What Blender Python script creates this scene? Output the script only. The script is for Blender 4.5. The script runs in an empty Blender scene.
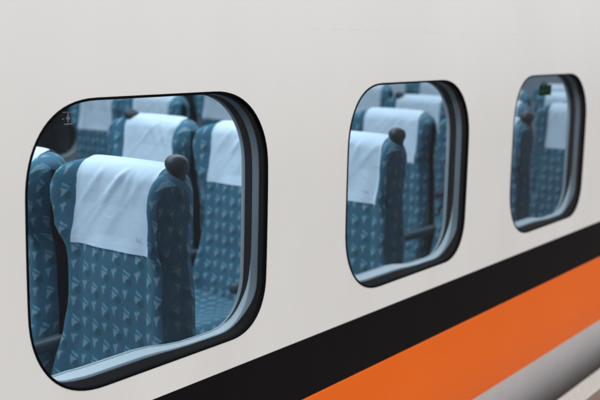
import bpy, bmesh, math, random
from mathutils import Vector, Matrix
random.seed(4)
S = bpy.context.scene
C = S.collection
PI = math.pi
PITCH = 1.0635           # seat rows and windows share one spacing
H = 1.35                 # camera height over the platform
CAMY = -1.447
FAR = 3.03               # inner face of the far cabin wall
XA, XB = -1.3, 9.2       # ends of the modelled stretch of car

# ------------------------------------------------------------------ node maths
class E:
    nt = None
    def __init__(s, v): s.v = v
    @staticmethod
    def op(o, *a, clamp=False):
        n = E.nt.nodes.new('ShaderNodeMath'); n.operation = o; n.use_clamp = clamp
        for i, x in enumerate(a):
            x = x.v if isinstance(x, E) else x
            if isinstance(x, (int, float)): n.inputs[i].default_value = x
            else: E.nt.links.new(x, n.inputs[i])
        return E(n.outputs[0])
    def __add__(s, o): return E.op('ADD', s, o)
    __radd__ = __add__
    def __sub__(s, o): return E.op('SUBTRACT', s, o)
    def __rsub__(s, o): return E.op('SUBTRACT', o, s)
    def __mul__(s, o): return E.op('MULTIPLY', s, o)
    __rmul__ = __mul__
    def __truediv__(s, o): return E.op('DIVIDE', s, o)
def emax(*a):
    r = a[0]
    for x in a[1:]: r = E.op('MAXIMUM', r, x)
    return r
def emin(a, b): return E.op('MINIMUM', a, b)
def floor(a): return E.op('FLOOR', a)
def eabs(a): return E.op('ABSOLUTE', a)
def mask(d, aa): return E.op('ADD', d * (-1.0/aa), 0.5, clamp=True)     # 1 inside
def half(x, y, p, q):          # signed distance to the line p->q, inside on its right
    dx, dy = q[0]-p[0], q[1]-p[1]; L = math.hypot(dx, dy)
    nx, ny = -dy/L, dx/L
    return x*nx + y*ny - (nx*p[0] + ny*p[1])
def circ(x, y, c, r, ry=None):
    ry = ry or r
    a = (x-c[0])/r; b = (y-c[1])/ry
    return (E.op('SQRT', a*a + b*b) - 1.0)*min(r, ry)

def new_mat(name):
    m = bpy.data.materials.new(name); m.use_nodes = True
    E.nt = m.node_tree
    return m, m.node_tree, m.node_tree.nodes['Principled BSDF']
def mixc(nt, fac, a, b):
    n = nt.nodes.new('ShaderNodeMix'); n.data_type = 'RGBA'
    for i, x in ((0, fac), (6, a), (7, b)):
        x = x.v if isinstance(x, E) else x
        if isinstance(x, (tuple, list)): n.inputs[i].default_value = (*x, 1)[:4]
        elif isinstance(x, (int, float)): n.inputs[i].default_value = x
        else: nt.links.new(x, n.inputs[i])
    return n.outputs[2]
def noise(nt, scale, detail=3, vec=None, rough=.55):
    n = nt.nodes.new('ShaderNodeTexNoise'); n.inputs['Scale'].default_value = scale
    n.inputs['Detail'].default_value = detail; n.inputs['Roughness'].default_value = rough
    if vec is not None: nt.links.new(vec, n.inputs['Vector'])
    return n.outputs['Fac']
def coords(nt, which='Object'):
    return nt.nodes.new('ShaderNodeTexCoord').outputs[which]
def bump(nt, b, h, strength, dist):
    n = nt.nodes.new('ShaderNodeBump'); n.inputs['Strength'].default_value = strength
    n.inputs['Distance'].default_value = dist
    nt.links.new(h, n.inputs['Height']); nt.links.new(n.outputs[0], b.inputs['Normal'])
def plain(name, col, rough=.5, spec=.5, var=.12, scale=30, metal=0, coat=0):
    m, nt, b = new_mat(name)
    f = noise(nt, scale, 4, coords(nt))
    c = mixc(nt, f, tuple(x*(1-var) for x in col), tuple(x*(1+var) for x in col))
    nt.links.new(c, b.inputs['Base Color'])
    b.inputs['Roughness'].default_value = rough; b.inputs['Metallic'].default_value = metal
    b.inputs['Specular IOR Level'].default_value = spec; b.inputs['Coat Weight'].default_value = coat
    bump(nt, b, noise(nt, scale*8, 3, coords(nt)), .08, .002)
    return m

def fabric(name, k=1.0, dark=False):
    m, nt, b = new_mat(name)
    uv = nt.nodes.new('ShaderNodeUVMap'); uv.uv_map = 'UVMap'
    sp = nt.nodes.new('ShaderNodeSeparateXYZ'); nt.links.new(uv.outputs[0], sp.inputs[0])
    wob = noise(nt, 48, 3, uv.outputs[0]); wo2 = noise(nt, 57, 3, uv.outputs[0])
    X = E(sp.outputs[0])*(1/.0385) + 40.0 + (E(wob)-.5)*.26
    Y = E(sp.outputs[1])*(1/.0500) + 40.0 + (E(wo2)-.5)*.24
    i, j = floor(X), floor(Y)
    fx, fy = X-i, Y-j
    par = E.op('FLOORED_MODULO', i+j, 2.0)
    aa = .11
    x, y = (fx-.40)*1.16, (fy-.47)*1.30
    P = ((-.30, .27), (.35, .02), (-.24, -.37))
    leaf = emax(half(x, y, P[0], P[1]), half(x, y, P[1], P[2]), half(x, y, P[2], P[0]), circ(x, y, (.20, -.30), .24)*-1.0, circ(x, y, (-.06, -.02), .335))
    leaf = mask(leaf, aa)
    d0 = half(x, y, (-.22, .50), (.43, .20))
    ext = eabs(x-.1)-.30
    s1 = mask(emax(eabs(d0-.035)-.030, ext), .05)
    s2 = mask(emax(eabs(d0+.060)-.026, ext), .05)
    slash = E.op('MAXIMUM', s1, s2)
    olive = mask(circ(fx, fy, (.68, .24), .26, .24), .12)
    xh, yh = fx-.36, fy-.60
    Q = ((-.26, .20), (.25, .25), (-.06, -.26))
    hook = mask(emax(half(xh, yh, Q[0], Q[1]), half(xh, yh, Q[1], Q[2]), half(xh, yh, Q[2], Q[0]), circ(xh, yh, (.24, -.08), .20)*-1.0, circ(xh, yh, (.0, .02), .29)), aa)
    purp = mask(circ(fx, fy, (.66, .36), .20, .30), .12)
    big = 1.0 - par
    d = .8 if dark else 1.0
    cc = lambda c: tuple(q*k*d for q in c)
    weave = noise(nt, 700, 2, uv.outputs[0])
    base = mixc(nt, noise(nt, 9, 3, uv.outputs[0]), cc((.036, .128, .180)), cc((.054, .168, .225)))
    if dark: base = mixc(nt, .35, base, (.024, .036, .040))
    c = mixc(nt, olive*big*.75, base, cc((.036, .085, .098)))
    c = mixc(nt, purp*par*.75, c, cc((.075, .125, .190)))
    fade = E(noise(nt, 40, 2, uv.outputs[0]))*.7 + .5
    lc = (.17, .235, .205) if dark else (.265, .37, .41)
    c = mixc(nt, leaf*big*fade, c, cc(lc))
    c = mixc(nt, hook*par*fade, c, cc(lc))
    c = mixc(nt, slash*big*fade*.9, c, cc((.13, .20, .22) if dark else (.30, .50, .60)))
    nt.links.new(c, b.inputs['Base Color'])
    b.inputs['Roughness'].default_value = .9
    b.inputs['Specular IOR Level'].default_value = .15
    b.inputs['Sheen Weight'].default_value = .15
    bump(nt, b, weave, .35, .0015)
    return m

def cloth_mat():
    m, nt, b = new_mat('white_cloth')
    uv = nt.nodes.new('ShaderNodeUVMap'); uv.uv_map = 'UVMap'
    sp = nt.nodes.new('ShaderNodeSeparateXYZ'); nt.links.new(uv.outputs[0], sp.inputs[0])
    x, y = E(sp.outputs[0]), E(sp.outputs[1])       # metres: x from the left hem, y from the bottom hem
    n1 = noise(nt, 14, 4, uv.outputs[0])
    c = mixc(nt, n1, (.61, .66, .715), (.69, .735, .78))
    # faint woven swirl high on the left, a small grey print low on the right
    ex, ey = x-.050, y-.165
    r = E.op('SQRT', ex*ex + ey*ey)
    ang = E.op('ARCTAN2', ey, ex)
    spi = eabs(E.op('FLOORED_MODULO', r - ang*(.020/(2*PI)), .020) - .010) - .0035
    sw = mask(emax(spi, r-.030), .003)
    c = mixc(nt, sw*.22, c, (.45, .52, .60))
    px, py = x-.232, y-.040
    ring = emax(eabs(circ(px, py, (0, 0), .0085))-.0018, half(px, py, (.012, .004), (-.012, -.007))*-1.0)
    tail = emax(eabs(half(px, py, (-.010, .002), (.012, -.011)))-.0018, eabs(px-.002)-.011)
    c = mixc(nt, E.op('MAXIMUM', mask(ring, .0015), mask(tail, .0015))*.42, c, (.20, .23, .30))
    hem = mask(emax(eabs(y-.012)-.0008, x*0.0-1.0), .0008)
    c = mixc(nt, hem*.32, c, (.4, .45, .5))
    nt.links.new(c, b.inputs['Base Color'])
    b.inputs['Roughness'].default_value = .85; b.inputs['Specular IOR Level'].default_value = .2
    n = nt.nodes.new('ShaderNodeTexNoise'); n.inputs['Scale'].default_value = 20; n.inputs['Detail'].default_value = 3
    n.inputs['Distortion'].default_value = 1.0; nt.links.new(uv.outputs[0], n.inputs['Vector'])
    bump(nt, b, n.outputs['Fac'], .25, .008)
    return m

def glass_mat(name, tint, refl=1.0):
    m, nt, b = new_mat(name); nt.nodes.remove(b)
    out = nt.nodes['Material Output']
    tr = nt.nodes.new('ShaderNodeBsdfTransparent'); tr.inputs[0].default_value = (*tint, 1)
    gl = nt.nodes.new('ShaderNodeBsdfGlossy'); gl.inputs['Roughness'].default_value = .0
    gl.inputs[0].default_value = (refl, refl, refl, 1)
    fr = nt.nodes.new('ShaderNodeFresnel'); fr.inputs[0].default_value = 1.5
    mx = nt.nodes.new('ShaderNodeMixShader')
    nt.links.new(fr.outputs[0], mx.inputs[0]); nt.links.new(tr.outputs[0], mx.inputs[1])
    nt.links.new(gl.outputs[0], mx.inputs[2])
    # reflected haze and glare, put in as a thin uneven pale film
    df = nt.nodes.new('ShaderNodeBsdfDiffuse'); df.inputs[0].default_value = (.42, .46, .48, 1)
    m2 = nt.nodes.new('ShaderNodeMixShader')
    pos = coords(nt)
    mp = nt.nodes.new('ShaderNodeMapping'); mp.inputs['Scale'].default_value = (1, 1, .4); nt.links.new(pos, mp.inputs[0])
    f = E(noise(nt, 9, 5, mp.outputs[0]))*.024 + mask((E(noise(nt, 160, 4, pos))-.70)*-1.0, .06)*.04
    nt.links.new(f.v, m2.inputs[0]); nt.links.new(mx.outputs[0], m2.inputs[1]); nt.links.new(df.outputs[0], m2.inputs[2])
    nt.links.new(m2.outputs[0], out.inputs[0])
    return m

def livery_mat():
    m, nt, b = new_mat('painted_livery')
    pos = coords(nt)
    sp = nt.nodes.new('ShaderNodeSeparateXYZ'); nt.links.new(pos, sp.inputs[0])
    z = E(sp.outputs[2])
    up = lambda t: mask((z-t)*-1.0, .0012)     # 1 above t
    mp = nt.nodes.new('ShaderNodeMapping'); mp.inputs['Scale'].default_value = (1.0, 1.0, .35)
    nt.links.new(pos, mp.inputs[0])
    big = noise(nt, 2.2, 5, mp.outputs[0]); streak = noise(nt, 14, 4, mp.outputs[0])
    white = mixc(nt, E(big)*.85+E(streak)*.15, WHITE_LO, WHITE_HI)
    speck = mask((E(noise(nt, 55, 4, pos))-.72)*-1.0, .03)
    white = mixc(nt, speck*.10, white, (.30, .26, .22))
    # a faint scuff running along the panel above the windows, and dust washed down below them
    wv = E(noise(nt, 3, 2, pos))
    xx = E(sp.outputs[0])
    scuff = mask(emax(eabs(z-1.402 + (wv-.5)*.006)-.0012, 2.0-xx, xx-3.4), .0012)*mask((E(noise(nt, 22, 3, pos))-.50)*-1.0, .1)
    white = mixc(nt, scuff*.13, white, (.32, .28, .24))
    grime = mask((E(noise(nt, 5, 5, mp.outputs[0]))-.58)*-1.0, .25)*mask(z-.75, .5)
    white = mixc(nt, grime*.16, white, (.50, .45, .41))
    orange = mixc(nt, big, (.80, .134, .007), (.87, .158, .011))
    black = mixc(nt, streak, (.004, .0035, .004), (.008, .0075, .008))
    skirt = mixc(nt, streak, (.50, .495, .50), (.58, .575, .58))  # white paint greyed: the shade low on the side is put into the colour
    c = mixc(nt, up(.141), skirt, orange)
    c = mixc(nt, up(.4495), c, black)
    c = mixc(nt, up(.610), c, white)
    nt.links.new(c, b.inputs['Base Color'])
    isblack = up(.4495) - up(.610)
    rg = E(streak)*.10 + .36 + isblack*.1
    nt.links.new(rg.v, b.inputs['Roughness'])
    nt.links.new((.22 - isblack*.14).v, b.inputs['Specular IOR Level'])
    b.inputs['Coat Weight'].default_value = .0
    # very slight waviness of sheet metal and orange-peel paint
    h = E(noise(nt, 1.6, 2, pos)) + E(noise(nt, 260, 2, pos))*.004
    bump(nt, b, h.v, .12, .02)
    return m

WHITE_LO, WHITE_HI = (.69, .715, .695), (.79, .813, .793)

# ------------------------------------------------------------------ mesh helpers
def obj(name, bm, mat, parent=None, smooth=True, sharp=40, loc=None):
    me = bpy.data.meshes.new(name)
    bm.normal_update(); bm.to_mesh(me); bm.free()
    for p in me.polygons: p.use_smooth = smooth
    if smooth and sharp is not None:
        me.set_sharp_from_angle(angle=math.radians(sharp))
    me.materials.append(mat)
    o = bpy.data.objects.new(name, me); C.objects.link(o)
    if parent: o.parent = parent
    if loc: o.location = loc
    return o
def tag(o, label=None, cat=None, group=None, kind=None):
    for k, v in (('label', label), ('category', cat), ('group', group), ('kind', kind)):
        if v: o[k] = v
    return o
def empty(name, loc=(0, 0, 0)):
    o = bpy.data.objects.new(name, None); C.objects.link(o); o.location = loc
    o.empty_display_size = .1
    return o
def grid(bm, P, closed=False, uv=None, flip=False):
    """P[i][j] -> (x,y,z); optional uv[i][j]."""
    V = [[bm.verts.new(p) for p in row] for row in P]
    L = bm.loops.layers.uv.get('UVMap') or bm.loops.layers.uv.new('UVMap')
    n = len(P); m = len(P[0])
    for i in range(n-1):
        for j in range(m if closed else m-1):
            k = (j+1) % m
            q = [(i, j), (i, k), (i+1, k), (i+1, j)]
            if flip: q.reverse()
            vs = [V[a][b] for a, b in q]
            if len(set(vs)) < 3: continue
            f = bm.faces.new(vs)
            if uv:
                for l, (a, b) in zip(f.loops, q): l[L].uv = uv[a][b]
    return V
def rbox(bm, lo, hi, r=.01, seg=2):
    lo = Vector(lo); hi = Vector(hi)
    g = bmesh.ops.create_cube(bm, size=1, matrix=Matrix.Translation((lo+hi)/2) @ Matrix.Diagonal((*(hi-lo), 1)))
    if r: bmesh.ops.bevel(bm, geom=list({e for v in g['verts'] for e in v.link_edges}), offset=r, segments=seg, affect='EDGES', profile=.5)
def tube(bm, pts, r, n=8):
    rows = []
    for i, p in enumerate(pts):
        p = Vector(p); a = Vector(pts[max(0, i-1)]); b = Vector(pts[min(len(pts)-1, i+1)])
        t = (b-a).normalized(); s = t.orthogonal().normalized(); u = t.cross(s)
        if i:
            s = (ps - t*ps.dot(t)).normalized(); u = t.cross(s)
        ps = s
        rows.append([p + s*r*math.cos(2*PI*k/n) + u*r*math.sin(2*PI*k/n) for k in range(n)])
    grid(bm, rows, closed=True)
    bm.faces.new([bm.verts.new(q) for q in rows[0]]); bm.faces.new([bm.verts.new(q) for q in rows[-1]])
def interp(tab, z):
    if z <= tab[0][0]: return tab[0][1]
    for (a, p), (b, q) in zip(tab, tab[1:]):
        if z <= b:
            t = (z-a)/(b-a); t = t*t*(3-2*t); return p+(q-p)*t
    return tab[-1][1]
def sstep(a, b, x):
    t = min(1, max(0, (x-a)/(b-a))); return t*t*(3-2*t)

# ------------------------------------------------------------------ car body
def prof(z):                         # outside skin: y of the body at height z
    y = 0.0
    if z > 1.05: y += (z-1.05)**2*.22
    if z < .62: y -= .004*sstep(0, 1, (.62-z)/.15)
    y -= .0030*(1-sstep(.4475, .4515, z))            # the coloured band stands slightly proud
    if z < .30: y += (.30-z)**2*.36
    if z < .09: y += (.09-z)**2*.30
    return y
WA, WB, WZ, WR = .3555, .2855, .9725, .185
WX0 = 1.159 + .3555
def outline(o, ns=8, nc=18, n=2.3):
    """rounded-square outline inset by o; the lower right corner is tighter than the others"""
    a, bt, bb = WA-o, .2865-o, .2930-o
    rr = {(1, 1): WR, (-1, 1): WR, (-1, -1): WR+.005, (1, -1): .132}
    rr = {k: max(.03, r-o) for k, r in rr.items()}
    pts = []
    def corner(sx, sz, t0):
        r = rr[(sx, sz)]; b = bt if sz > 0 else bb
        for k in range(nc+1):
            t = (k/nc)*PI/2
            c, s_ = abs(math.cos(t))**(2/n), abs(math.sin(t))**(2/n)
            if t0: c, s_ = s_, c
            pts.append((sx*(a-r+r*c), sz*(b-r+r*s_)))
    def edge(p, q):
        for k in range(1, ns): pts.append((p[0]+(q[0]-p[0])*k/ns, p[1]+(q[1]-p[1])*k/ns))
    corner(1, 1, 0); edge(pts[-1], (-(a-rr[(-1, 1)]), bt)); corner(-1, 1, 1); edge(pts[-1], (-a, -(bb-rr[(-1, -1)])))
    corner(-1, -1, 0); edge(pts[-1], (a-rr[(1, -1)], -bb)); corner(1, -1, 1); edge(pts[-1], (a, bt-rr[(1, 1)]))
    # the sides bow out a little at mid height
    return [(x*(1 + .010*(1-min(1, abs(z)/.22)**2)), z) for x, z in pts]
def lowness(x, z): return sstep(-.20, -.285, z) if False else sstep(.20, .285, -z)
def hump(x, z):
    if z > -.2: return 0.0
    return (.015*sstep(-.27, -.20, x)*(1-sstep(-.02, .12, x)) - .003*sstep(.05, .16, x))*sstep(.22, .28, -z)

M = {}
M['livery'] = livery_mat()
M['rubber'] = plain('black_rubber', (.004, .004, .0045), .6, .02, .2)
M['channel'] = plain('dark_channel', (.010, .011, .013), .6, .2, .2)
M['trim'] = plain('pale_trim', (.25, .265, .27), .5, .3, .06)
M['sill'] = plain('pale_sill', (.60, .62, .61), .5, .3, .06)
M['lip'] = plain('pale_lip', (.40, .42, .43), .5, .3, .06)
M['wallp'] = plain('cabin_panel', (.30, .31, .33), .55, .3, .05, 6)
M['ceil'] = plain('cabin_ceiling', (.42, .43, .44), .6, .3, .04, 6)
M['floor'] = plain('cabin_carpet', (.05, .06, .075), .95, .1, .3, 60)
M['glass'] = glass_mat('tinted_glass', (.65, .785, .905), .45)
M['farglass'] = glass_mat('dark_glass', (.30, .36, .42))
M['fabric'] = fabric('patterned_fabric')
M['fabricd'] = fabric('dark_patterned_fabric', .80, True)  # darker, greener version of the pattern for the window-side panels
M['fabrics'] = plain('shadowed_fabric', (.009, .018, .025), .9, .1, .2)  # shade of the gap between seats put into the cloth colour
M['cloth'] = cloth_mat()
M['plastic'] = plain('dark_plastic', (.045, .065, .078), .5, .4, .15)
M['knob'] = plain('knob_plastic', (.034, .032, .034), .45, .5, .15, 90)
M['shell'] = plain('grey_shell', (.028, .062, .088), .8, .2, .1)
M['etch'] = plain('etched_mark', (.17, .185, .19), .6, .3, .05)
M['green'] = plain('green_sticker', (.012, .14, .035), .5, .3, .15)
M['stickw'] = plain('white_print', (.10, .26, .14), .5, .3, .05)

CANT = math.radians(1.45)              # the car leans slightly towards the platform
PIV = .97
def cant(p):
    x, y, z = p; z -= PIV
    return (x, y*math.cos(CANT)-z*math.sin(CANT), y*math.sin(CANT)+z*math.cos(CANT)+PIV)
car = empty('train_car', cant((0, 0, 0))); car.rotation_euler.x = CANT
tag(car, 'white railway carriage with a black band over an orange stripe below its rounded windows', 'train')

NW = range(-2, 7)                     # windows; 0 is the largest one in the photograph
ZL, ZU = .640, 1.320
bm = bmesh.new()
xs_edge = set()
NR = 7
ol = outline(0)
for k in NW:
    cx = WX0 + k*PITCH
    hw = PITCH/2; zl, zu = ZL-WZ, ZU-WZ
    outer = []
    for x, z in ol:
        t = min(hw/abs(x) if x else 1e9, (zu if z > 0 else -zl)/abs(z) if z else 1e9)
        outer.append([x*t, z*t])
    for sx, sz in ((hw, zu), (-hw, zu), (-hw, zl), (hw, zl)):
        q = min(outer, key=lambda p: (p[0]-sx)**2+(p[1]-sz)**2); q[0], q[1] = sx, sz
    rows = []
    for i in range(NR+1):
        t = (i/NR)**1.2
        row = []
        for (a, b_), (c, d) in zip(ol, outer):
            x = a+(c-a)*t; z = WZ+b_+(d-b_)*t
            row.append((cx+x, prof(z), z))
        rows.append(row)
    for p in rows[-1]:
        if abs(p[2]-ZU) < 1e-6 or abs(p[2]-ZL) < 1e-6: xs_edge.add(round(p[0], 5))
    grid(bm, rows, closed=True, flip=True)
x_lo = WX0+(NW[0]-.5)*PITCH; x_hi = WX0+(NW[-1]+.5)*PITCH
XA, XB = x_lo, x_hi
xs = sorted(xs_edge)
zs_low = [-.55+i*.025 for i in range(40)] + [.43, .439, .4435, .4465, .4475, .4485, .4495, .4505, .4515, .4525, .455, .46, .47, .48] + [.50+i*.02 for i in range(7)] + [ZL]
zs_low = sorted({round(z, 5) for z in zs_low if z < .44 or z >= .44})
zs_up = [ZU + (2.45-ZU)*i/40 for i in range(41)]
grid(bm, [[(x, prof(z), z) for x in xs] for z in zs_low])
grid(bm, [[(x, prof(z), z) for x in xs] for z in zs_up])
bmesh.ops.remove_doubles(bm, verts=bm.verts, dist=2e-4)
body = obj('body_panel', bm, M['livery'], car, True, None)

def ring(bm, sec, cx, sel=None, bot=None, side=1):
    """sweep section [(inset, depth)] round the window outline; sel(x,z) keeps only some of the run"""
    rows = []
    for o, d in sec:
        row = []
        for x, z in outline(o):
            dd = d(x, z) if callable(d) else d
            zz = z + hump(x, z)*sstep(.02, .066, dd)
            row.append((cx+x, prof(WZ+zz)+dd, WZ+zz))
        rows.append(row)
    V = [[bm.verts.new(p) for p in r] for r in rows]
    m = len(V[0])
    ref = outline(.01)
    for i in range(len(V)-1):
        for j in range(m):
            k = (j+1) % m
            if sel and not (sel(*ref[j]) and sel(*ref[k])): continue
            bm.faces.new((V[i][j], V[i+1][j], V[i+1][k], V[i][k]))
    for v in [v for v in bm.verts if not v.link_faces]: bm.verts.remove(v)
    bmesh.ops.recalc_face_normals(bm, faces=bm.faces)

def fill_pane(bm, inset, depth, cx, mat_y=None):
    pts = outline(inset)
    rows = []
    for t in (0.0, .34, .67, 1.0):
        rows.append([(cx+x*t, prof(WZ+z*t)+depth, WZ+z*t) for x, z in pts])
    V = grid(bm, rows[1:], closed=True)
    c = bm.verts.new((cx, prof(WZ)+depth, WZ))
    m = len(pts)
    for j in range(m): bm.faces.new((c, V[0][j], V[0][(j+1) % m]))
    bmesh.ops.recalc_face_normals(bm, faces=bm.faces)
    if bm.faces[:][0].normal.y > 0: bmesh.ops.reverse_faces(bm, faces=bm.faces)

low = lambda x, z: z < -.12 and not (abs(x) > WA-.035)
notlow = lambda x, z: not (z < -.20 and abs(x) < .20)
dg = lambda x, z: .0220 + .0150*lowness(x, z)
dg2 = lambda x, z: dg(x, z) + .0002
dg3 = lambda x, z: dg(x, z) + .0012
def make_window(k):
    cx = WX0 + k*PITCH
    bm = bmesh.new(); ring(bm, [(-.0015, .006), (-.0005, -.0010), (.0015, -.0020), (.0040, -.0018), (.0050, .001), (.0052, .004), (.0054, dg)], cx)
    fr = obj('window_frame', bm, M['rubber'], car, True, 50)
    bm = bmesh.new(); fill_pane(bm, .0050, .0040, cx)
    obj('pane', bm, M['glass'], fr)
    bm = bmesh.new(); ring(bm, [(.0054, dg), (.0064, dg2), (.0070, dg3), (.0074, .0425)], cx)
    obj('spacer', bm, M['trim'], fr, True, 50)
    bm = bmesh.new(); taper(bm, cx)
    obj('blind_channel', bm, M['channel'], fr, True, 50)
    bm = bmesh.new(); ring(bm, [(.0074, .0425), (.0078, .066)], cx)
    obj('sill', bm, M['sill'], fr, True, 50)
    bm = bmesh.new(); ring(bm, [(.0078, .066), (.0088, .0662), (.0092, .068), (.0088, .073), (.004, .0775), (-.010, .0800), (-.020, .0795)], cx)
    obj('inner_trim', bm, M['lip'], fr, True, 60)
    return fr
def taper(bm, cx):
    """dark blind slot down both sides and across the top, running out to nothing round the lower corners"""
    pts = outline(.0)
    def w(x, z):
        if z > -.10: return 1.0
        t = (z+.10)/-.185
        return 0.0 if abs(x) < .15 else max(0.0, 1 - t**1.6*1.02)
    rows = []
    for f in (0, .12, .5, .88, 1):
        row = []
        for (x, z), (xi, zi) in zip(pts, outline(.0086)):
            k_ = w(x, z); d0, d1 = .0405, .0655
            if k_ <= 0: row.append(None); continue
            m_ = d1 - (d1-d0)*k_
            d_ = m_+(d1-m_)*f
            q = .0086 if 0 < f < 1 else .0070
            a = outline(q)[len(row)]
            row.append((cx+a[0], prof(WZ+a[1])+d_, WZ+a[1]))
        rows.append(row)
    V = [[bm.verts.new(p) if p else None for p in r] for r in rows]
    m = len(pts)
    for i in range(len(V)-1):
        for j in range(m):
            q = (V[i][j], V[i+1][j], V[i+1][(j+1) % m], V[i][(j+1) % m])
            if all(q): bm.faces.new(q)
    bmesh.ops.recalc_face_normals(bm, faces=bm.faces)
frames = {k: make_window(k) for k in NW}

# small etched mark on the large pane
def on_glass(fr, name, mat, rects, cx0, cz0, off):
    bm = bmesh.new()
    for (x0, z0, x1, z1) in rects:
        n = 6
        grid(bm, [[(cx0+x0+(x1-x0)*i/n, prof(cz0)+off, cz0+z) for i in range(n+1)] for z in (z0, z1)])
    return obj(name, bm, mat, fr)
EX, EZ = 1.268, 1.224
on_glass(frames[0], 'etched_mark', M['etch'], [(-.013, .010, -.004, .0115), (.004, .010, .013, .0115), (-.010, -.0125, .010, -.0105), (-.0012, -.008, .0012, .012), (-.004, -.003, .004, .002), (-.014, -.002, -.010, -.0005), (.010, -.002, .014, -.0005)], EX, EZ, .0030)
GX, GZ = 3.59, 1.200
on_glass(frames[2], 'green_sticker', M['green'], [(-.060, -.019, .060, .019)], GX, GZ, .0100)
on_glass(frames[2], 'sticker_print', M['stickw'], [(-.05, -.004, -.032, .004), (-.026, -.004, -.008, .004), (.0, -.0015, .022, .0015), (.030, -.006, .036, .006)], GX, GZ, .0094)

# inner wall with openings, ceiling, floor, ends, far wall
def inner_wall(name, yf, ks, parent, mat, ZB=.0, ZT=2.2, flip=False):
    bm = bmesh.new()
    xs = set()
    for k in ks:
        cx = WX0+k*PITCH; hw = PITCH/2; zl, zu = ZL-WZ, ZU-WZ
        o2 = outline(-.018 if not flip else -.030); outer = []
        for x, z in o2:
            t = min(hw/abs(x) if x else 1e9, (zu if z > 0 else -zl)/abs(z) if z else 1e9)
            outer.append([x*t, z*t])
        for sx, sz in ((hw, zu), (-hw, zu), (-hw, zl), (hw, zl)):
            q = min(outer, key=lambda p: (p[0]-sx)**2+(p[1]-sz)**2); q[0], q[1] = sx, sz
        rows = []
        for t in (0, .4, 1):
            rows.append([(cx+a+(c-a)*t, yf(WZ+b+(d-b)*t), WZ+b+(d-b)*t) for (a, b), (c, d) in zip(o2, outer)])
        grid(bm, rows, closed=True)
    for z0, z1, n in ((ZB, ZL, 6), (ZU, ZT, 10)):
        grid(bm, [[(x, yf(z0+(z1-z0)*i/n), z0+(z1-z0)*i/n) for x in (XA, (XA+XB)/2, XB)] for i in range(n+1)])
    bmesh.ops.recalc_face_normals(bm, faces=bm.faces)
    return obj(name, bm, mat, parent, True, 30)
inner_wall('inner_wall', lambda z: prof(max(z, .5))+.0795, NW, car, M['wallp'])
YT = prof(2.2)+.0795
# far wall: real windows in it, a dim frame round each, glass, and the outer skin
inner_wall('inner_wall', lambda z: FAR - max(0, z-1.05)**2*.22, NW, car, M['wallp'], flip=True)
def far_window(k):
    cx = WX0+k*PITCH
    bm = bmesh.new()
    rows = []
    for o, d in ((-.032, -.003), (-.028, -.006), (-.022, -.006), (-.014, .0), (-.012, .03)):
        rows.append([(cx+x, FAR+d - max(0, WZ+z-1.05)**2*.22, WZ+z) for x, z in outline(o)])
    grid(bm, rows, closed=True); bmesh.ops.recalc_face_normals(bm, faces=bm.faces)
    fr = obj('far_window_frame', bm, M['trim'], car, True, 50)
    bm = bmesh.new(); pts = outline(-.013)
    bm.faces.new([bm.verts.new((cx+x, FAR+.029, WZ+z)) for x, z in pts])
    obj('pane', bm, M['farglass'], fr, False)
for k in NW: far_window(k)
bm = bmesh.new(); rbox(bm, (XA, YT-.01, 2.2), (XB, FAR-.25, 2.24), 0); obj('ceiling', bm, M['ceil'], car, False)
bm = bmesh.new(); rbox(bm, (XA, .06, -.06), (XB, FAR+.02, 0.0), 0); obj('cabin_floor', bm, M['floor'], car, False)
bm = bmesh.new(); rbox(bm, (XA-.05, .02, -.06), (XA, FAR+.12, 2.46), 0); obj('end_wall', bm, M['wallp'], car, False)
bm = bmesh.new(); rbox(bm, (XB, .02, -.06), (XB+.05, FAR+.12, 2.46), 0); obj('end_wall', bm, M['wallp'], car, False)
bm = bmesh.new(); rbox(bm, (XA-.05, prof(2.45)-.01, 2.452), (XB+.05, FAR+.12, 2.50), 0); obj('roof', bm, M['ceil'], car, False)
# outer far skin above and below the far windows
bm = bmesh.new(); rbox(bm, (XA, FAR+.10, -.5), (XB, FAR+.125, .66), 0); rbox(bm, (XA, FAR+.10, 1.29), (XB, FAR+.125, 2.45), 0)
for k in list(NW)[:-1]:
    x = WX0+(k+.5)*PITCH; rbox(bm, (x-.17, FAR+.101, .66), (x+.17, FAR+.124, 1.29), 0)
obj('far_body_panel', bm, M['livery'], car, False)
# ceiling light fittings: long diffusers let into the ceiling
def lamp_mat(name, col, st):
    m, nt, b = new_mat(name); nt.nodes.remove(b)
    e = nt.nodes.new('ShaderNodeEmission'); e.inputs[0].default_value = (*col, 1); e.inputs[1].default_value = st
    nt.links.new(e.outputs[0], nt.nodes['Material Output'].inputs[0]); return m
LAMPS = [lamp_mat('lamp_diffuser', (.86, .95, 1.0), 17.0), lamp_mat('dimmer_diffuser', (.86, .95, 1.0), 12.0), lamp_mat('faint_diffuser', (.86, .95, 1.0), 9.0)]
for y, LAMP, x0, x1 in ((.85, LAMPS[0], XA+.15, 3.3), (2.35, LAMPS[1], XA+.15, 3.3), (.85, LAMPS[2], 3.45, XB-.15), (2.35, LAMPS[2], 3.45, XB-.15)):
    bm = bmesh.new(); rbox(bm, (x0-.05, y-.17, 2.175), (x1+.05, y+.17, 2.199), .006)
    h = obj('ceiling_light', bm, M['ceil'], car, False)
    bm = bmesh.new(); rbox(bm, (x0, y-.14, 2.160), (x1, y+.14, 2.1745), .004)
    obj('diffuser', bm, LAMP, h, False)

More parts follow.
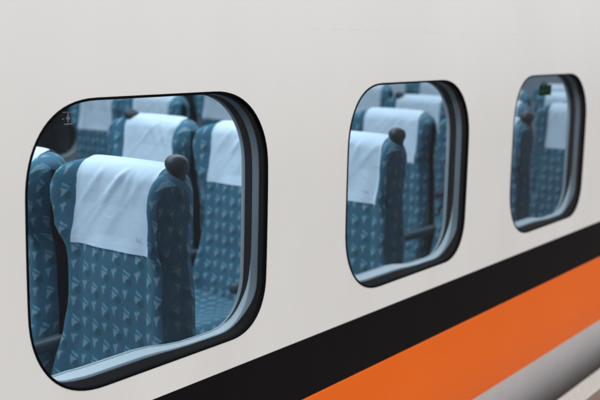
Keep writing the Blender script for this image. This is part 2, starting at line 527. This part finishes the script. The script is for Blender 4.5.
# ------------------------------------------------------------------ seats
ZTOP, ZBOT = 1.062, .40
XFT = [(.40, -.03), (.60, -.004), (.80, .0), (.95, .016), (1.06, .022)]
HWT = [(.40, .206), (.50, .198), (.60, .182), (.70, .168), (.82, .171), (.90, .192), (.96, .199), (1.07, .199)]
PRT = [(.40, .050), (.52, .032), (.66, .012), (.80, .012), (.90, .066), (.97, .080), (1.07, .072)]
RC, RF, RB = .095, .048, .019
def ztop(yl, w=.202):
    a = abs(yl)-(w-RC)
    return ZTOP-.004*(yl/.2)**2 - (RC*.42*(1-math.sqrt(max(0, 1-min(1, a/RC)**2))) if a > 0 else 0)
def top_round(h, R=RF):
    if h >= R: return 0.0
    q = 1-max(0, h)/R
    return R*(1-math.sqrt(max(0, 1-q*q)))
def front_x(r, z, h):
    w = interp(HWT, z)
    x = interp(XFT, z) - interp(PRT, z)*sstep(.66, .93, abs(r))*(1 if r < 0 else .72)
    a = abs(r)*w-(w-RB)
    if a > 0: x += RB*(1-math.sqrt(max(0, 1-min(1, a/RB)**2)))
    x += -.010*math.cos(min(1, abs(r)/.7)*PI/2)*sstep(.55, .75, z)*(1-sstep(.80, .9, z))
    return x + top_round(h)
TH = [(.40, .16), (.7, .128), (.9, .098), (1.06, .088)]
RS = [-1+2*i/44 for i in range(45)]
# finer near the edges
RS = [math.copysign(1-(1-abs(r))**1.35, r) for r in RS]
TS = [i/30 for i in range(24)] + [.80, .84, .875, .905, .93, .95, .967, .98, .99, .996, 1.0]
def seat_pt(r, t, back=False):
    zt = ztop(r*.202)
    z = ZBOT+(zt-ZBOT)*t; h = zt-z
    w = interp(HWT, z)
    if back:
        w = max(w, .193)
        x = interp(XFT, z)+interp(TH, z) - top_round(h, .045)
        a = abs(r)*w-(w-.05)
        if a > 0: x -= .05*(1-math.sqrt(max(0, 1-min(1, a/.05)**2)))*.8
    else: x = front_x(r, z, h)
    return (x, r*w, z)
def side_pt(s, t, q):
    p = Vector(seat_pt(s, t)).lerp(Vector(seat_pt(s, t, True)), q)
    p.y += s*.006*math.sin(PI*q)**.6 if 0 < q < 1 else 0
    return tuple(p)
WRAP = .50                     # how far the patterned cloth wraps round onto the sides between two seats
def front_mesh(dark_side):
    bm = bmesh.new()
    QS = (WRAP, .4, .3, .2, .1)
    P = [([] if dark_side else [side_pt(-1, t, q) for q in QS]) + [seat_pt(r, t) for r in RS] + [side_pt(1, t, q) for q in QS[::-1]] for t in TS]
    mi = len(RS)//2 + (0 if dark_side else len(QS))
    uv = []
    for row in P:
        s = [0.0]
        for a, b in zip(row, row[1:]): s.append(s[-1]+math.dist(a, b))
        mid = s[mi]
        uv.append([(-(q-mid), p[2]) for q, p in zip(s, row)])
    grid(bm, P, uv=uv)
    bmesh.ops.recalc_face_normals(bm, faces=bm.faces)
    if sum(f.normal.x for f in bm.faces) > 0: bmesh.ops.reverse_faces(bm, faces=bm.faces)
    return bm
def back_mesh():
    bm = bmesh.new()
    rows = [[seat_pt(r, t, True) for r in RS] for t in TS]
    rows.append([seat_pt(r, 1.0) for r in RS])
    grid(bm, rows, uv=[[(p[1]+.6, p[2]+p[0]) for p in row] for row in rows]); bmesh.ops.recalc_face_normals(bm, faces=bm.faces)
    if sum(f.normal.x for f in bm.faces) < 0: bmesh.ops.reverse_faces(bm, faces=bm.faces)
    return bm
def side_mesh(s, q0=0.0):
    bm = bmesh.new(); rows = []; uv = []
    n = 8
    for t in TS:
        row = []; u = []
        for i in range(n+1):
            q = q0+(1-q0)*i/n; p = Vector(side_pt(s, t, q))
            row.append(p); u.append((s*(p.x-.3)+.6, p.z+.02))
        rows.append(row); uv.append(u)
    grid(bm, rows, uv=uv); bmesh.ops.recalc_face_normals(bm, faces=bm.faces)
    if sum(f.normal.y for f in bm.faces)*s < 0: bmesh.ops.reverse_faces(bm, faces=bm.faces)
    return bm
def piping_mesh(s, q0=0.0):
    bm = bmesh.new()
    pts = []
    for t in TS:
        p = Vector(side_pt(s, t, q0)); p.y += s*.001; pts.append(p)
    tube(bm, pts, .0018, 6); return bm
CW = .141
def cover_mesh(seed):
    rnd = random.Random(seed)
    bm = bmesh.new()
    nu, P, UV = 40, [], []
    zb = .838
    folds = [(rnd.uniform(-.15, .10), rnd.uniform(.2, 1.1)*rnd.choice((1, 1, 1, -.6)), rnd.uniform(.006, .014), rnd.uniform(.0015, .0034)) for _ in range(11)]
    ph = rnd.uniform(0, 6); tilt = rnd.uniform(-.006, .006)
    nz = 44
    for iv in range(nz+1+16):
        row, uvr = [], []
        for iu in range(nu+1):
            u = iu/nu; yl = CW*(1-2*u)              # left hem (deep side) first
            zt = ztop(yl)
            if iv <= nz:
                q = iv/nz
                z = zb + tilt*(u-.5)*2*(1-q) + (zt+.004-zb)*(1-(1-q)**1.25)
                h = max(0.0, zt-z)
                # the cloth hangs from the headrest rather than following the hollow below it
                xs_ = interp(XFT, max(z, .95)) - .016*max(0, .95-z)/.12
                x = min(xs_, front_x(yl/interp(HWT, z), z, 99)) + top_round(h) - .0045
                d = 0
                for (fy, sl, wd, am) in folds:
                    c = fy+sl*(zt-z)
                    d += am*math.exp(-((yl-c)/wd)**2)*sstep(0, .035, zt-z)*(1-.8*sstep(.05, .19, zt-z))
                d += .0016*math.sin(yl*55+ph+z*20)*sstep(0, .15, zt-z)
                x -= d
                if iv == nz: x = interp(XFT, z)+RF; z = zt+.0042
                row.append((x, yl, z)); uvr.append((u*2*CW, max(0, z-zb)))
            else:
                q = (iv-nz)/16
                z = zt - q*.11
                xb = interp(XFT, z)+interp(TH, z) - top_round(zt-z, .045)+.0045
                if q < .06: xb = min(xb, interp(XFT, z)+RF+.01)
                row.append((xb, yl, z+.003*(1-q))); uvr.append((u*2*CW, .24+q*.11))
        P.append(row); UV.append(uvr)
    grid(bm, P, uv=UV); bmesh.ops.recalc_face_normals(bm, faces=bm.faces)
    if sum(f.normal.x for f in list(bm.faces)[:nu*20]) > 0: bmesh.ops.reverse_faces(bm, faces=bm.faces)
    return bm
def knob_mesh(yl):
    bm = bmesh.new()
    prof_ = [(.0, -.02), (.0195, -.02), (.0190, .0), (.0195, .008), (.0220, .016), (.0265, .024), (.0285, .033), (.0275, .042), (.0230, .050), (.0145, .056), (.005, .0585), (.0, .059)]
    n = 24
    rows = [[(r*math.cos(2*PI*k/n)*1.10 - z*.12, r*math.sin(2*PI*k/n), z) for k in range(n)] for r, z in prof_]
    grid(bm, rows, closed=True); bmesh.ops.remove_doubles(bm, verts=bm.verts, dist=1e-5)
    bmesh.ops.recalc_face_normals(bm, faces=bm.faces)
    bmesh.ops.translate(bm, verts=bm.verts, vec=(.052, yl, 1.034 if yl < 0 else 1.022))
    return bm
def cushion_mesh():
    bm = bmesh.new(); P = []; UV = []
    n = 20
    for i in range(n+1):
        x = -.50+.50*i/n; row = []; u = []
        for j in range(n+1):
            y = -.215+.43*j/n
            ex = max(0, (-.44-x)/.06); ey = max(0, (abs(y)-.175)/.04)
            z = .425 + .012*math.cos(y/.215*PI)*-1 - .05*(1-math.sqrt(max(0, 1-min(1, ex)**2))) - .03*(1-math.sqrt(max(0, 1-min(1, ey)**2)))
            row.append((x, y, z)); u.append((-y, x))
        P.append(row); UV.append(u)
    V = grid(bm, P, uv=UV)
    # skirts down to the seat pan
    rim = [V[i][0] for i in range(n+1)] + [V[n][j] for j in range(1, n+1)] + [V[i][n] for i in range(n-1, -1, -1)] + [V[0][j] for j in range(n-1, 0, -1)]
    lowv = [bm.verts.new((v.co.x*.98, v.co.y*.985, .30)) for v in rim]
    L = bm.loops.layers.uv['UVMap']
    for k in range(len(rim)):
        q = (k+1) % len(rim); f = bm.faces.new((rim[k], rim[q], lowv[q], lowv[k]))
        for l in f.loops: l[L].uv = (l.vert.co.y+l.vert.co.x, l.vert.co.z)
    bm.faces.new(lowv)
    bmesh.ops.recalc_face_normals(bm, faces=bm.faces); return bm
def armrest_mesh(s):
    bm = bmesh.new()
    rbox(bm, (-.31, s*.2275-.019, .528), (.03, s*.2275+.019, .565), .014, 3)
    return bm
def base_mesh():
    bm = bmesh.new()
    rbox(bm, (-.44, -.19, .25), (.0, .19, .298), .01); rbox(bm, (-.30, -.05, .04), (-.12, .05, .249), .008)
    rbox(bm, (-.42, -.07, .0), (-.02, .07, .039), .012); return bm

def make_seat(name, dark_side):
    t = empty(name)
    obj('backrest', front_mesh(dark_side), M['fabric'], t, True, 60)
    obj('back_shell', back_mesh(), M['fabric'], t, True, 60)
    for s in (-1, 1):
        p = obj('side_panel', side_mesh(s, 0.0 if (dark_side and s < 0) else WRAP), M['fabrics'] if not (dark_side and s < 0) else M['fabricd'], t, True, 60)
        obj('piping', piping_mesh(s, 0.0 if (dark_side and s < 0) else WRAP), M['shell'], p, True, None)
    obj('cushion', cushion_mesh(), M['fabric'], t, True, 60)
    obj('armrest', armrest_mesh(1), M['plastic'], t)
    obj('base', base_mesh(), M['plastic'], t)
    c = obj('headrest_cover', cover_mesh(1), M['cloth'], t, True, None)
    return t
COVERS = []
for sd in range(5):
    b_ = cover_mesh(11+sd); me = bpy.data.meshes.new('headrest_cover'); b_.to_mesh(me); b_.free()
    for p in me.polygons: p.use_smooth = True
    me.materials.append(M['cloth']); COVERS.append(me)
proto = {}
proto[True] = make_seat('passenger_chair', True)
proto[False] = make_seat('passenger_chair', False)
def knob(parent, yl): return obj('grip_knob', knob_mesh(yl), M['knob'], parent)
km = {}
for s in (-1, 1):
    b_ = knob_mesh(-.176 if s < 0 else .140); me = bpy.data.meshes.new('grip_knob'); b_.to_mesh(me); b_.free()
    for p in me.polygons: p.use_smooth = True
    me.materials.append(M['knob']); km[s] = me
used = {True: False, False: False}
X1 = 1.748
YC = [.398, .853, 1.308]
YF = [2.33, 2.745]
ROWS = {0: 'left of the largest window', 1: 'first row in the largest window', 2: 'second row from the left',
        3: 'third row from the left', 4: 'fourth row from the left', 5: 'fifth row from the left', 6: 'sixth row from the left'}
COLS = ['window seat', 'middle seat', 'aisle seat', 'seat just across the aisle', 'seat by the far windows']
SPECIAL = {(1, 0): 'large blue patterned seat with white cover and dark grip knob, nearest the largest window',
           (1, 1): 'blue patterned seat cut off at the left edge of the largest window'}
for r in range(0, 7):
    for c, y in enumerate(YC+YF):
        dk = (c == 0)
        src = proto[dk]
        if not used[dk]:
            o = src; used[dk] = True
            kids = list(src.children)
        else:
            o = src.copy(); C.objects.link(o); kids = []
            for ch in src.children:
                if ch.name.startswith('grip_knob'): continue
                q = ch.copy(); C.objects.link(q); q.parent = o; kids.append(q)
                for g in ch.children:
                    gq = g.copy(); C.objects.link(gq); gq.parent = q
        o.location = cant((X1+(r-1)*PITCH, y, 0)); o.rotation_euler.x = CANT
        for q in kids:
            if q.name.startswith('headrest_cover'): q.data = COVERS[(r*3+c*2) % 5]
        if c in (0, 2):
            kb = bpy.data.objects.new('grip_knob', km[-1 if c == 0 else 1]); C.objects.link(kb); kb.parent = o
        lab = SPECIAL.get((r, c)) or 'patterned %s with white cover, %s' % (COLS[c], ROWS[r])
        tag(o, lab, 'train seat', 'blue patterned train seats with white headrest covers')

# ------------------------------------------------------------------ platform, track, wall beyond
def paving_mat():
    m, nt, b = new_mat('platform_paving')
    g = nt.nodes.new('ShaderNodeNewGeometry'); pos = g.outputs['Position']
    br = nt.nodes.new('ShaderNodeTexBrick'); nt.links.new(pos, br.inputs['Vector'])
    br.inputs['Scale'].default_value = 1.0; br.inputs['Brick Width'].default_value = .30; br.inputs['Row Height'].default_value = .30
    br.offset = 0; br.inputs['Mortar Size'].default_value = .003
    br.inputs['Color1'].default_value = (.15, .125, .11, 1); br.inputs['Color2'].default_value = (.18, .15, .13, 1)
    br.inputs['Mortar'].default_value = (.10, .085, .075, 1)
    c = mixc(nt, E(noise(nt, 180, 4, pos))*.7, br.outputs['Color'], (.30, .24, .20))
    c = mixc(nt, E(noise(nt, 6, 4, pos))*.5, c, (.16, .12, .10))
    nt.links.new(c, b.inputs['Base Color']); b.inputs['Roughness'].default_value = .7
    bump(nt, b, noise(nt, 300, 3, pos), .3, .003); return m
def nosing_mat():
    m, nt, b = new_mat('edge_stone')
    pos = nt.nodes.new('ShaderNodeNewGeometry').outputs['Position']
    c = mixc(nt, noise(nt, 55, 6, pos, .7), (.38, .425, .40), (.66, .70, .67))
    sp = mask((E(noise(nt, 130, 3, pos))-.62)*-1.0, .05)
    c = mixc(nt, sp*.5, c, (.25, .24, .22))
    nt.links.new(c, b.inputs['Base Color']); b.inputs['Roughness'].default_value = .8
    bump(nt, b, noise(nt, 200, 3, pos), .4, .003); return m
PE = -.070
bm = bmesh.new(); rbox(bm, (-40, PE-.088, -.30), (40, PE, .000), .006, 2)
tag(obj('platform_edge', bm, nosing_mat(), None, False), kind='structure')
bm = bmesh.new(); rbox(bm, (-40, -40, -1.2), (40, PE-.0885, -.004), 0)
tag(obj('platform', bm, paving_mat(), None, False), kind='structure')
bm = bmesh.new(); rbox(bm, (-40, PE-.09, -1.3), (40, 8, -1.21), 0)
tag(obj('track_bed', bm, plain('track_ballast', (.05, .048, .045), .95, .2, .4, 25), None, False), kind='structure')
bm = bmesh.new(); rbox(bm, (-40, 5.2, -1.209), (40, 5.5, 6.0), 0)
tag(obj('station_wall', bm, plain('dark_concrete', (.03, .032, .035), .9, .2, .3, 3), None, False),
    'dark concrete wall behind the far windows of the carriage', 'wall')

# ------------------------------------------------------------------ light
W = bpy.data.worlds.new('World'); S.world = W; W.use_nodes = True
nt = W.node_tree
sky = nt.nodes.new('ShaderNodeTexSky'); sky.sky_type = 'NISHITA'; sky.sun_disc = False
SEL, SAZ = 52.0, 205.0          # sun elevation, azimuth clockwise from +y
sky.sun_elevation = math.radians(SEL); sky.sun_rotation = math.radians(SAZ)
sky.air_density = .8; sky.dust_density = 3.5; sky.ozone_density = .3
bg = nt.nodes['Background']; nt.links.new(sky.outputs[0], bg.inputs[0]); bg.inputs[1].default_value = .128
sd = bpy.data.lights.new('sun', 'SUN'); sd.energy = 1.5; sd.angle = math.radians(25); sd.color = (1.0, .965, .92)
so = bpy.data.objects.new('sun', sd); C.objects.link(so)
el, az = math.radians(SEL), math.radians(SAZ)
d = Vector((math.sin(az)*math.cos(el), math.cos(az)*math.cos(el), math.sin(el)))
so.rotation_euler = (-d).to_track_quat('-Z', 'Y').to_euler()

# ------------------------------------------------------------------ camera
cd = bpy.data.cameras.new('camera'); co = bpy.data.objects.new('camera', cd); C.objects.link(co)
cd.sensor_width = 36; cd.lens = 60; cd.clip_start = .05; cd.clip_end = 500
p = math.atan(.15); th = math.atan(.729*math.cos(p))
fw = Vector((math.cos(th)*math.cos(p), math.sin(th)*math.cos(p), -math.sin(p)))
co.location = (0, CAMY, H); co.rotation_euler = fw.to_track_quat('-Z', 'Y').to_euler()
cd.dof.use_dof = True; cd.dof.focus_distance = 2.15; cd.dof.aperture_fstop = 4.0
S.camera = co
S.render.engine = 'CYCLES'
S.view_settings.view_transform = 'Standard'; S.view_settings.look = 'None'
S.view_settings.exposure = 0; S.view_settings.gamma = 1
S.render.resolution_x = 1024; S.render.resolution_y = 683
try: S.cycles.max_bounces = 10; S.cycles.transparent_max_bounces = 16
except Exception: pass
